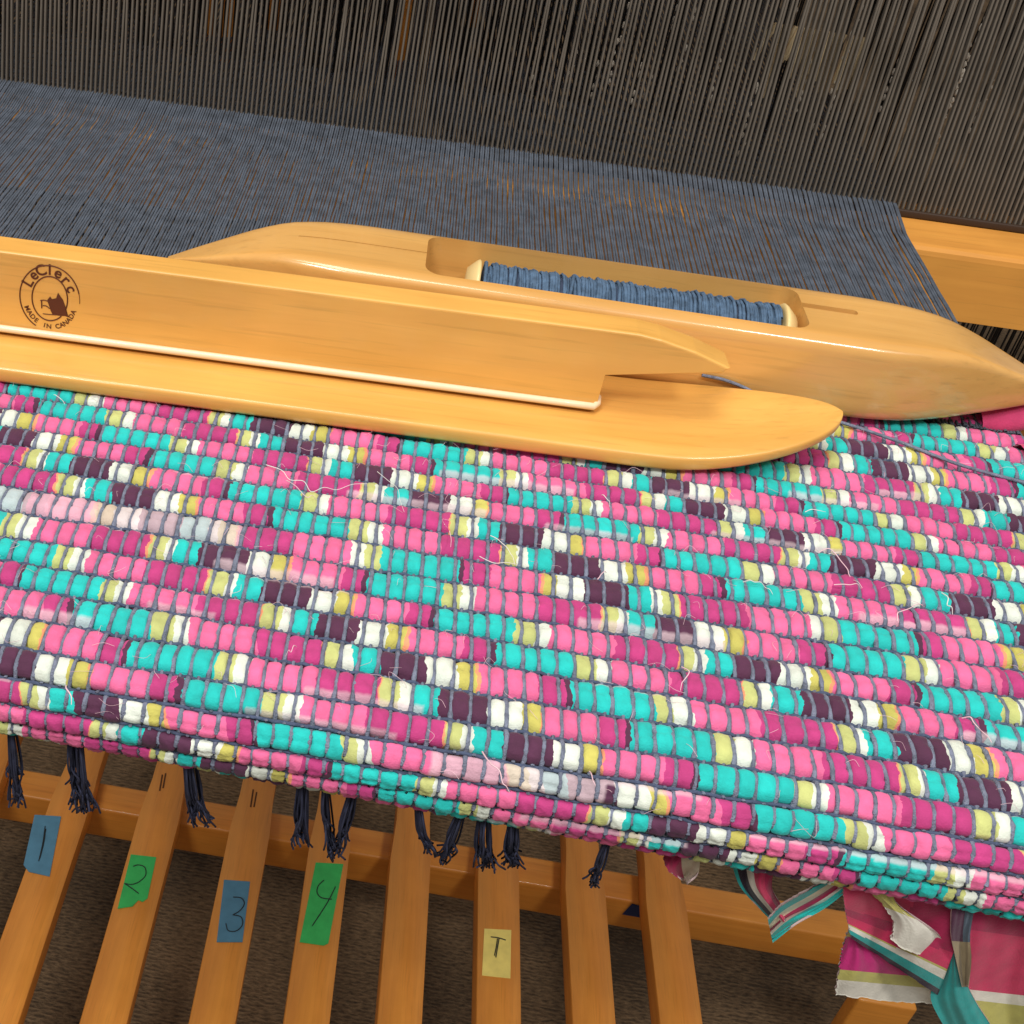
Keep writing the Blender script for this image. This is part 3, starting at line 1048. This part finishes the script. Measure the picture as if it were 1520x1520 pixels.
def arc_text(txt, rx, rz, a0, a1, size, flip, bold, name):
    bm = bmesh.new()
    for k, ch in enumerate(txt):
        if ch == ' ':
            continue
        ang = math.radians(a0 + (a1 - a0) * k / (len(txt) - 1))
        me = letter_mesh(ch, size, bold)
        cu_, cz_ = stamp_c[0] + rx * math.cos(ang), stamp_c[1] + rz * math.sin(ang)
        rot = ang - math.pi / 2 if not flip else ang + math.pi / 2
        mtx = Matrix.Translation((cu_, YF, cz_)) @ Matrix.Rotation(-rot, 4, 'Y') @ Matrix.Rotation(math.pi / 2, 4, 'X')
        me.transform(mtx)
        bm.from_mesh(me)
        bpy.data.meshes.remove(me)
    return bm_obj(name, bm, M_BURN, stamp)


arc_text('LeClerc', 0.0060, 0.0082, 152, 26, 0.0049, False, 0.00010, 'lettering')
arc_text('MADE IN CANADA', 0.0086, 0.0104, 206, 338, 0.0022, True, 0.00005, 'small_lettering')

# ------------------------------------------------------------------ boat shuttle with its hollow
BC = np.array([0.0735, 0.3920, 0.0])
BL = 0.1480
boat = empty('boat_shuttle', (BC[0], BC[1], 0.0006), math.radians(-0.3))
tag(boat, 'glossy pale wood boat shuttle with pointed ends holding a bobbin', 'shuttle')
xs = np.concatenate([-BL + BL * (1 - np.cos(np.linspace(0, math.pi / 2, 34))), ])
xs = np.concatenate([xs, -xs[::-1][1:]])


BT = np.array([(0, .0194, .0284, 0), (.084, .0194, .0284, 0), (.097, .0180, .0283, .0006), (.109, .0153, .0274, .0024), (.120, .0118, .0243, .0046),
               (.130, .0084, .0204, .0068), (.140, .0048, .0166, .0090), (.148, .0008, .0136, .0116), (.160, -.004, .009, .015)])
_g = np.linspace(0, .155, 621)
_tab = []
for c_ in (1, 2, 3):
    f_ = np.interp(_g, BT[:, 0], BT[:, c_])
    for _ in range(2):
        f_ = np.convolve(np.pad(f_, 14, mode='edge'), np.ones(29) / 29, 'valid')
    _tab.append(f_)


def sect(x):
    a = abs(x)
    return max(float(np.interp(a, _g, _tab[0])), .0006), float(np.interp(a, _g, _tab[2])), float(np.interp(a, _g, _tab[1]))


rings = []
K = 40
for x in xs:
    w, zb, zt = sect(x)
    h = (zt - zb) / 2
    cz = (zt + zb) / 2
    ring = []
    for k in range(K):
        t = 2 * math.pi * (k + .5) / K
        c, s = math.cos(t), math.sin(t)
        e = 0.24 if s > 0 else 0.42
        yy = w * math.copysign(abs(c) ** 0.25, c)
        zz2 = h * math.copysign(abs(s) ** e, s)
        # sides lean in a little towards the bottom
        yy *= 1.0 - 0.02 * max(0, -zz2 / h)
        ring.append((x, yy, cz + zz2))
    rings.append(ring)
V = [p for rg in rings for p in rg]
F = [(i * K + k, (i + 1) * K + k, (i + 1) * K + (k + 1) % K, i * K + (k + 1) % K) for i in range(len(rings) - 1) for k in range(K)]
F += [tuple(range(K)), tuple(reversed([(len(rings) - 1) * K + k for k in range(K)]))]
F = [tuple(reversed(f)) for f in F]
body = mesh_obj('body', V, F, M_BOAT, boat)


def rounded_cutter(x0, x1, y0, y1, z0, z1, rad, seg=6):
    bm = bmesh.new()
    bmesh.ops.create_cube(bm, size=1.0)
    for v in bm.verts:
        v.co = Vector(((x0 + x1) / 2 + v.co.x * (x1 - x0), (y0 + y1) / 2 + v.co.y * (y1 - y0), (z0 + z1) / 2 + v.co.z * (z1 - z0)))
    ve = [e for e in bm.edges if abs(e.verts[0].co.z - e.verts[1].co.z) > 1e-5]
    bmesh.ops.bevel(bm, geom=ve, offset=rad, segments=seg, profile=0.5, affect='EDGES')
    be = [e for e in bm.edges if all(v.co.z < z0 + 1e-6 for v in e.verts)]
    if rad > .003:
        bmesh.ops.bevel(bm, geom=be, offset=0.003, segments=3, profile=0.5, affect='EDGES')
    me = bpy.data.meshes.new('cutter')
    bm.to_mesh(me); bm.free()
    o = bpy.data.objects.new('cutter', me)
    COL.objects.link(o)
    return o


def boolean_cut(target, cutters):
    for c in cutters:
        c.location = target.matrix_world.translation if target.parent is None else (0, 0, 0)
        c.parent = target.parent
        md = target.modifiers.new('cut', 'BOOLEAN')
        md.operation = 'DIFFERENCE'
        md.object = c
        md.solver = 'EXACT'
    bpy.context.view_layer.update()
    dg = bpy.context.evaluated_depsgraph_get()
    me = bpy.data.meshes.new_from_object(target.evaluated_get(dg))
    target.modifiers.clear()
    target.data = me
    for c in cutters:
        bpy.data.objects.remove(c)


boolean_cut(body, [
    rounded_cutter(-0.0618, 0.0607, -0.0138, 0.0155, 0.0035, 0.05, 0.0055),
    rounded_cutter(0.0584, 0.0784, 0.0016, 0.0048, 0.0145, 0.05, 0.0012, 3),
    rounded_cutter(-0.1046, -0.0606, 0.0009, 0.0015, 0.0200, 0.05, 0.0001, 1),
])
body.data.materials.clear()
body.data.materials.append(M_BOAT)
body.data.shade_smooth()
try:
    body.data.set_sharp_from_angle(angle=math.radians(38))
except Exception:
    pass

# bobbin in the hollow
bob = empty('bobbin', (0, 0, 0))
tag(bob, 'cream bobbin wound with blue yarn lying in the boat shuttle', 'bobbin')
bob.location = (0.0305, BC[1] + 0.0008, 0.0168)
bob.rotation_euler = (0, math.radians(-0.2), math.radians(-0.5))
BLEN = 0.0978


def lathe_x(profile, seg=36):
    V, F = [], []
    for (x, r) in profile:
        for k in range(seg):
            t = 2 * math.pi * k / seg
            V.append((x, r * math.cos(t), r * math.sin(t)))
    for i in range(len(profile) - 1):
        for k in range(seg):
            F.append((i * seg + k, i * seg + (k + 1) % seg, (i + 1) * seg + (k + 1) % seg, (i + 1) * seg + k))
    F.append(tuple(reversed(range(seg))))
    F.append(tuple((len(profile) - 1) * seg + k for k in range(seg)))
    return V, F


for (x0, s) in ((0.0, -1), (BLEN, 1)):
    pr = [(x0 + s * .0002, .0098), (x0 + s * .0004, .0114), (x0 + s * .0010, .0117), (x0 + s * .0018, .0112), (x0 + s * .0046, .0086), (x0 + s * .0050, .0040)]
    if s < 0:
        pr = pr[::-1]
    V, F = lathe_x(pr)
    mesh_obj('flange', V, F, M_BOBBIN, bob)
V, F = lathe_x([(.0, .0040), (BLEN, .0040)])
mesh_obj('core', V, F, M_BOBBIN, bob)
V, F = lathe_x([(-.0275, .0016), (BLEN + .0045, .0016)], 12)
mesh_obj('spindle', V, F, M_WIRE, boat).matrix_world = Matrix.Translation((bob.location.x, bob.location.y - BC[1] * 0, bob.location.z))
sp = [o for o in boat.children if o.name.startswith('spindle')][0]
sp.matrix_basis = Matrix.Translation((bob.location.x - BC[0], 0.0008, bob.location.z - .0006))
acc = Acc()
r = np.random.default_rng(5)
for layer in range(3):
    turns = (100, 74, 60)[layer]
    n = turns * 18
    t = np.linspace(0, 1, n)
    rad = 0.0100 + layer * .00035 + np.interp(t, np.linspace(0, 1, 40), r.normal(0, .00033, 40)) + r.normal(0, .00005, n)
    tt = t + np.interp(t, np.linspace(0, 1, turns), r.normal(0, .006 * (1 + layer), turns))
    tt = np.clip(tt, 0, 1)
    x = .0012 + (BLEN - .0024) * tt
    ph = t * turns * 2 * math.pi + layer
    P = np.stack([x, rad * np.cos(ph), rad * np.sin(ph)], -1)
    acc.add(*tube_np(P, 0.00056, 5, (1, 0, 0)))
V, F = lathe_x([(.001, .0096), (BLEN - .001, .0096)])
acc.build('yarn_winding', plain('bobbin_yarn', (0.075, 0.135, 0.225), 0.85, bump=0.7, bscale=1500, vary=0.35, vscale=350), bob)
mesh_obj('yarn_core', V, F, M_YARN, bob)

# loose yarn running from the boat shuttle across the rug
bx = BC[1] - 0.0196
P = [at_y(1042, 557, bx - .0004), at_y(1075, 564, bx - .0008), at_y(1108, 577, bx - .0012), at(1150, 600, .006), at(1200, 615, .002), at(1245, 626, .0011), at(1330, 654, .0010), at(1425, 690, .0009), at(1525, 718, .0009),
     at(1640, 752, .0010)]
v, q = tube_np(smooth_path(P, 8), 0.00055, 6)
ya = big_mesh('loose_yarn', v, q, M_WEBWARP)
tag(ya, 'loose blue yarn trailing from the boat shuttle across the rug', 'yarn')

# ------------------------------------------------------------------ fringe hanging under the front edge
TASS = [
    (18, 1095, 26, 1196, 9, 7, 'dark fringe bundle hanging at the far left edge'),
    (112, 1108, 124, 1204, 16, 14, 'thick dark fringe bundle hanging beside the treadle taped 1'),
    (278, 1140, 296, 1222, 10, 13, 'dark fringe bundle hanging beside the treadle taped 2'),
    (447, 1172, 446, 1256, 10, 9, 'dark fringe bundle hanging between the treadles taped 3 and 4'),
    (478, 1178, 494, 1272, 6, 5, 'dark fringe strands slanting down right over the treadle taped 4'),
    (522, 1188, 500, 1268, 7, 7, 'dark fringe strands slanting down left over the treadle taped 4'),
    (614, 1204, 640, 1268, 6, 6, 'thin dark fringe strands over the bare treadle left of T'),
    (684, 1216, 654, 1282, 8, 6, 'dark fringe bundle slanting left of the treadle taped T'),
    (712, 1222, 724, 1290, 10, 12, 'splayed dark fringe bundle above the treadle taped T'),
    (756, 1232, 762, 1286, 14, 8, 'thick stubby dark fringe bundle above the treadle taped T'),
    (896, 1255, 880, 1314, 6, 4, 'thin dark fringe strands over the treadle right of T'),
]
FY = 0.2085
for ti, (x0, y0, x1, y1, nst, spread, lab) in enumerate(TASS):
    t = empty('fringe_bundle', tuple(at_y(x0, y0, FY)))
    base = np.array(t.location)
    tag(t, lab, 'fringe', 'dark fringe bundles under the rug')
    acc = Acc()
    for k in range(nst * 3):
        fx = (k / (nst * 3 - 1) - .5)
        jx = rng.normal(0, 1.2)
        a_ = at_y(x0 + fx * spread * 1.3 + jx * .6, y0 + rng.normal(0, 2), FY + rng.normal(0, .0012))
        a_[2] += 0.006
        fl = rng.normal(0, 3.0)
        l = rng.uniform(.50, 1.08) if k % 3 == 0 else rng.uniform(.8, 1.05)
        mx = at_y(x0 + (x1 - x0) * .5 * l + fx * spread * 1.5 + jx + fl, y0 + (y1 - y0) * .5 * l, FY + rng.normal(0, .002))
        e1 = at_y(x0 + (x1 - x0) * .85 * l + fx * spread * 1.9 + jx * 2 - fl, y0 + (y1 - y0) * .85 * l, FY + rng.normal(0, .002))
        e2 = at_y(x0 + (x1 - x0) * l + fx * spread * 2.4 + jx * 3.2 + rng.normal(0, 3.5), y0 + (y1 - y0) * l + rng.normal(0, 2), FY + rng.normal(0, .003))
        P = smooth_path(np.array([a_, mx, e1, e2]) - base, 5)
        acc.add(*tube_np(P, 0.00027, 5, (0, 1, 0)))
    acc.build('strands', M_NAVY, t)['kind'] = 'stuff'

# ------------------------------------------------------------------ striped rag ends hanging at the right
CRIM = (0.60, 0.030, 0.115); DEEP = (0.40, 0.016, 0.085); CREAM = (0.62, 0.55, 0.40); TEALD = (0.012, 0.34, 0.33); OLV = (0.50, 0.47, 0.13)
WHT = (0.74, 0.72, 0.64); BLK = (0.018, 0.008, 0.022); MGR = (0.52, 0.016, 0.18); TAN = (0.36, 0.29, 0.17); BLUEG = (0.09, 0.14, 0.2)


def loft_cloth(name, left, right, colfn, depth, label, wave=.0012, nu=48, nv=48, seed=0, ragged=0.0, parent=None):
    """cloth hung between two edge lines; thickness is real"""
    r = np.random.default_rng(seed)
    def samp(poly, n):
        P = smooth_path([(x, y, 0) for (x, y) in poly], 12)[:, :2]
        d = np.concatenate([[0], np.cumsum(np.linalg.norm(np.diff(P, axis=0), axis=1))])
        t = np.linspace(0, d[-1], n)
        return np.stack([np.interp(t, d, P[:, 0]), np.interp(t, d, P[:, 1])], -1)
    L, Rr = samp(left, nv), samp(right, nv)
    grid = np.zeros((nv, nu, 3))
    rag = np.convolve(r.normal(0, ragged * 1.6, nu + 4), np.ones(5) / 3, 'valid') if ragged else np.zeros(nu)
    for i in range(nv):
        for j in range(nu):
            s = j / (nu - 1); t = i / (nv - 1)
            px = L[i] * (1 - s) + Rr[i] * s
            if i >= nv - 2 and ragged:
                px = px + np.array([0, rag[j]])
            if j == 0 and ragged:
                px = px + np.array([r.normal(0, ragged), 0])
            y = depth + wave * 1.6 * math.sin(s * 6.0 + seed + t) * (0.4 + t) + wave * .8 * math.sin(t * 7 + s * 3 + seed * 2) + wave * .25 * math.sin(s * 23 + t * 9)
            grid[i, j] = at_y(px[0], px[1], y)
    V = grid.reshape(-1, 3)
    back = V + np.array([0, .0007, 0])
    q = []
    for i in range(nv - 1):
        for j in range(nu - 1):
            q.append((i * nu + j, (i + 1) * nu + j, (i + 1) * nu + j + 1, i * nu + j + 1))
    q = np.array(q)
    N = nv * nu
    qb = q[:, ::-1] + N
    bd = [i * nu for i in range(nv)] + [(nv - 1) * nu + j for j in range(1, nu)] + [i * nu + nu - 1 for i in range(nv - 2, -1, -1)] + [j for j in range(nu - 2, 0, -1)]
    qs = np.array([(bd[k], bd[(k + 1) % len(bd)] , bd[(k + 1) % len(bd)] + N, bd[k] + N) for k in range(len(bd))])
    cols = []
    for i in range(nv - 1):
        for j in range(nu - 1):
            cols.append(colfn((j + .5) / (nu - 1), (i + .5) / (nv - 1)))
    cols = np.array(cols)
    allc = np.concatenate([cols, cols, np.tile(np.array([[0.6, 0.45, 0.45]]), (len(qs), 1))])
    o = big_mesh(name, np.concatenate([V, back]), np.concatenate([q, qb, qs]), M_CLOTH, parent, allc)
    if label:
        tag(o, label, 'rag', 'striped rag ends hanging below the rug')
    return o


def bands(lst):
    def f(s, t):
        for (lim, c) in lst:
            if t < lim:
                return c
        return lst[-1][1]
    return f


RD = 0.2075
loft_cloth('rag_end', [(1262, 1378), (1250, 1415), (1240, 1478)], [(1266, 1378), (1335, 1432), (1412, 1494)],
           bands([(.12, OLV), (.62, MGR), (.76, OLV), (1.01, WHT)]), RD + .003, 'lower magenta rag end with an olive and white ragged hem', seed=3, ragged=1.0)
dg1 = bands([(.44, CRIM), (.58, DEEP), (.735, CRIM), (.755, OLV), (.835, WHT), (.93, TEALD), (1.01, BLK)])


def up_col(s, t):
    q = t + 0.10 * (s - .5) * (1 - t)
    c = dg1(s, q)
    if q < .44 and s > .62 - .3 * t:
        c = DEEP
    return c


loft_cloth('rag_end', [(1250, 1310), (1254, 1345), (1263, 1392)], [(1440, 1335), (1420, 1400), (1392, 1478)], up_col, RD,
           'crimson rag end with a diagonal white, turquoise and black edge', seed=5, ragged=0.7)
loft_cloth('rag_end', [(1285, 1318), (1312, 1345), (1326, 1372), (1322, 1398)], [(1326, 1318), (1334, 1345), (1398, 1394), (1394, 1432)],
           bands([(.42, OLV), (1.01, WHT)]), RD - .0022, 'small cream rag patch lying on the crimson rag', seed=8, ragged=1.0, nu=32, nv=32, wave=.0005)
loft_cloth('rag_end', [(1440, 1330), (1440, 1400), (1436, 1460), (1462, 1520), (1490, 1580)], [(1570, 1350), (1572, 1420), (1575, 1500), (1580, 1540), (1590, 1600)],
           lambda s, t: bands([(.20, DEEP), (.53, CRIM), (.60, WHT), (.80, OLV), (1.01, TEALD)])(s, t - .05 * (1 - s) * 0), RD + .0015,
           'wide crimson rag end with cream and olive bands at the right edge', seed=11)
loft_cloth('rag_end', [(1411, 1412), (1390, 1455), (1382, 1485), (1410, 1540), (1430, 1590)], [(1416, 1410), (1430, 1450), (1450, 1490), (1475, 1530), (1500, 1590)],
           lambda s, t: TEALD, RD - .001, 'plain teal rag end hanging below the crimson rags', seed=13, wave=.0008)
loft_cloth('rag_end', [(1413, 1345), (1412, 1388), (1418, 1420), (1428, 1465)], [(1446, 1350), (1440, 1390), (1442, 1425), (1438, 1465)],
           lambda s, t: (TAN if t > .42 else (PLUM if s < .6 else BLUEG)), RD - .003, 'narrow plum and tan rag strap hanging between the crimson rags', seed=17, nu=24, wave=.0006)
loft_cloth('rag_end', [(1084, 1275), (1098, 1315), (1130, 1352), (1152, 1372)], [(1150, 1285), (1146, 1318), (1160, 1345), (1172, 1366)],
           lambda s, t: bands([(.10, TEALD), (.34, BLK), (.52, WHT), (.80, CRIM), (1.01, DEEP)])(0, s), RD + .004, 'twisted dark and crimson striped rag loop under the rug', seed=19, nu=40)
loft_cloth('rag_end', [(1255, 1288), (1200, 1322), (1160, 1345), (1140, 1366)], [(1258, 1322), (1225, 1348), (1180, 1374), (1147, 1400)],
           lambda s, t: bands([(.20, TEALD), (.42, CREAM), (.62, DEEP), (.74, WHT), (1.01, TEALC)])(0, s), RD + .001, 'short slanting rag tail with a turquoise edge', seed=23, nu=40, ragged=.6)
loft_cloth('rag_end', [(985, 1268), (990, 1290), (1010, 1306)], [(1040, 1272), (1036, 1298), (1022, 1312)],
           lambda s, t: DEEP if s < .5 else CREAM, RD + .003, 'small frayed crimson and cream rag end beside the rightmost treadle', seed=29, nu=24, nv=24, ragged=.8)

# fat pink weft loop bulging at the right selvedge
P = smooth_path([(XR - .012, .3895, -.001), (XR - .002, .3900, .0015), (XR + .0055, .3945, .0028), (XR + .011, .3890, .002), (XR + .012, .3800, .0005), (XR + .005, .3735, -.002), (XR - .004, .3718, -.003)], 8)
v, q = tube_np(P, np.linspace(.0045, .0052, len(P)), 14)
lp = big_mesh('weft_loop', v, q, M_CLOTH, rug, np.tile(np.array([[0.62, .05, .17]]), (len(q), 1)))
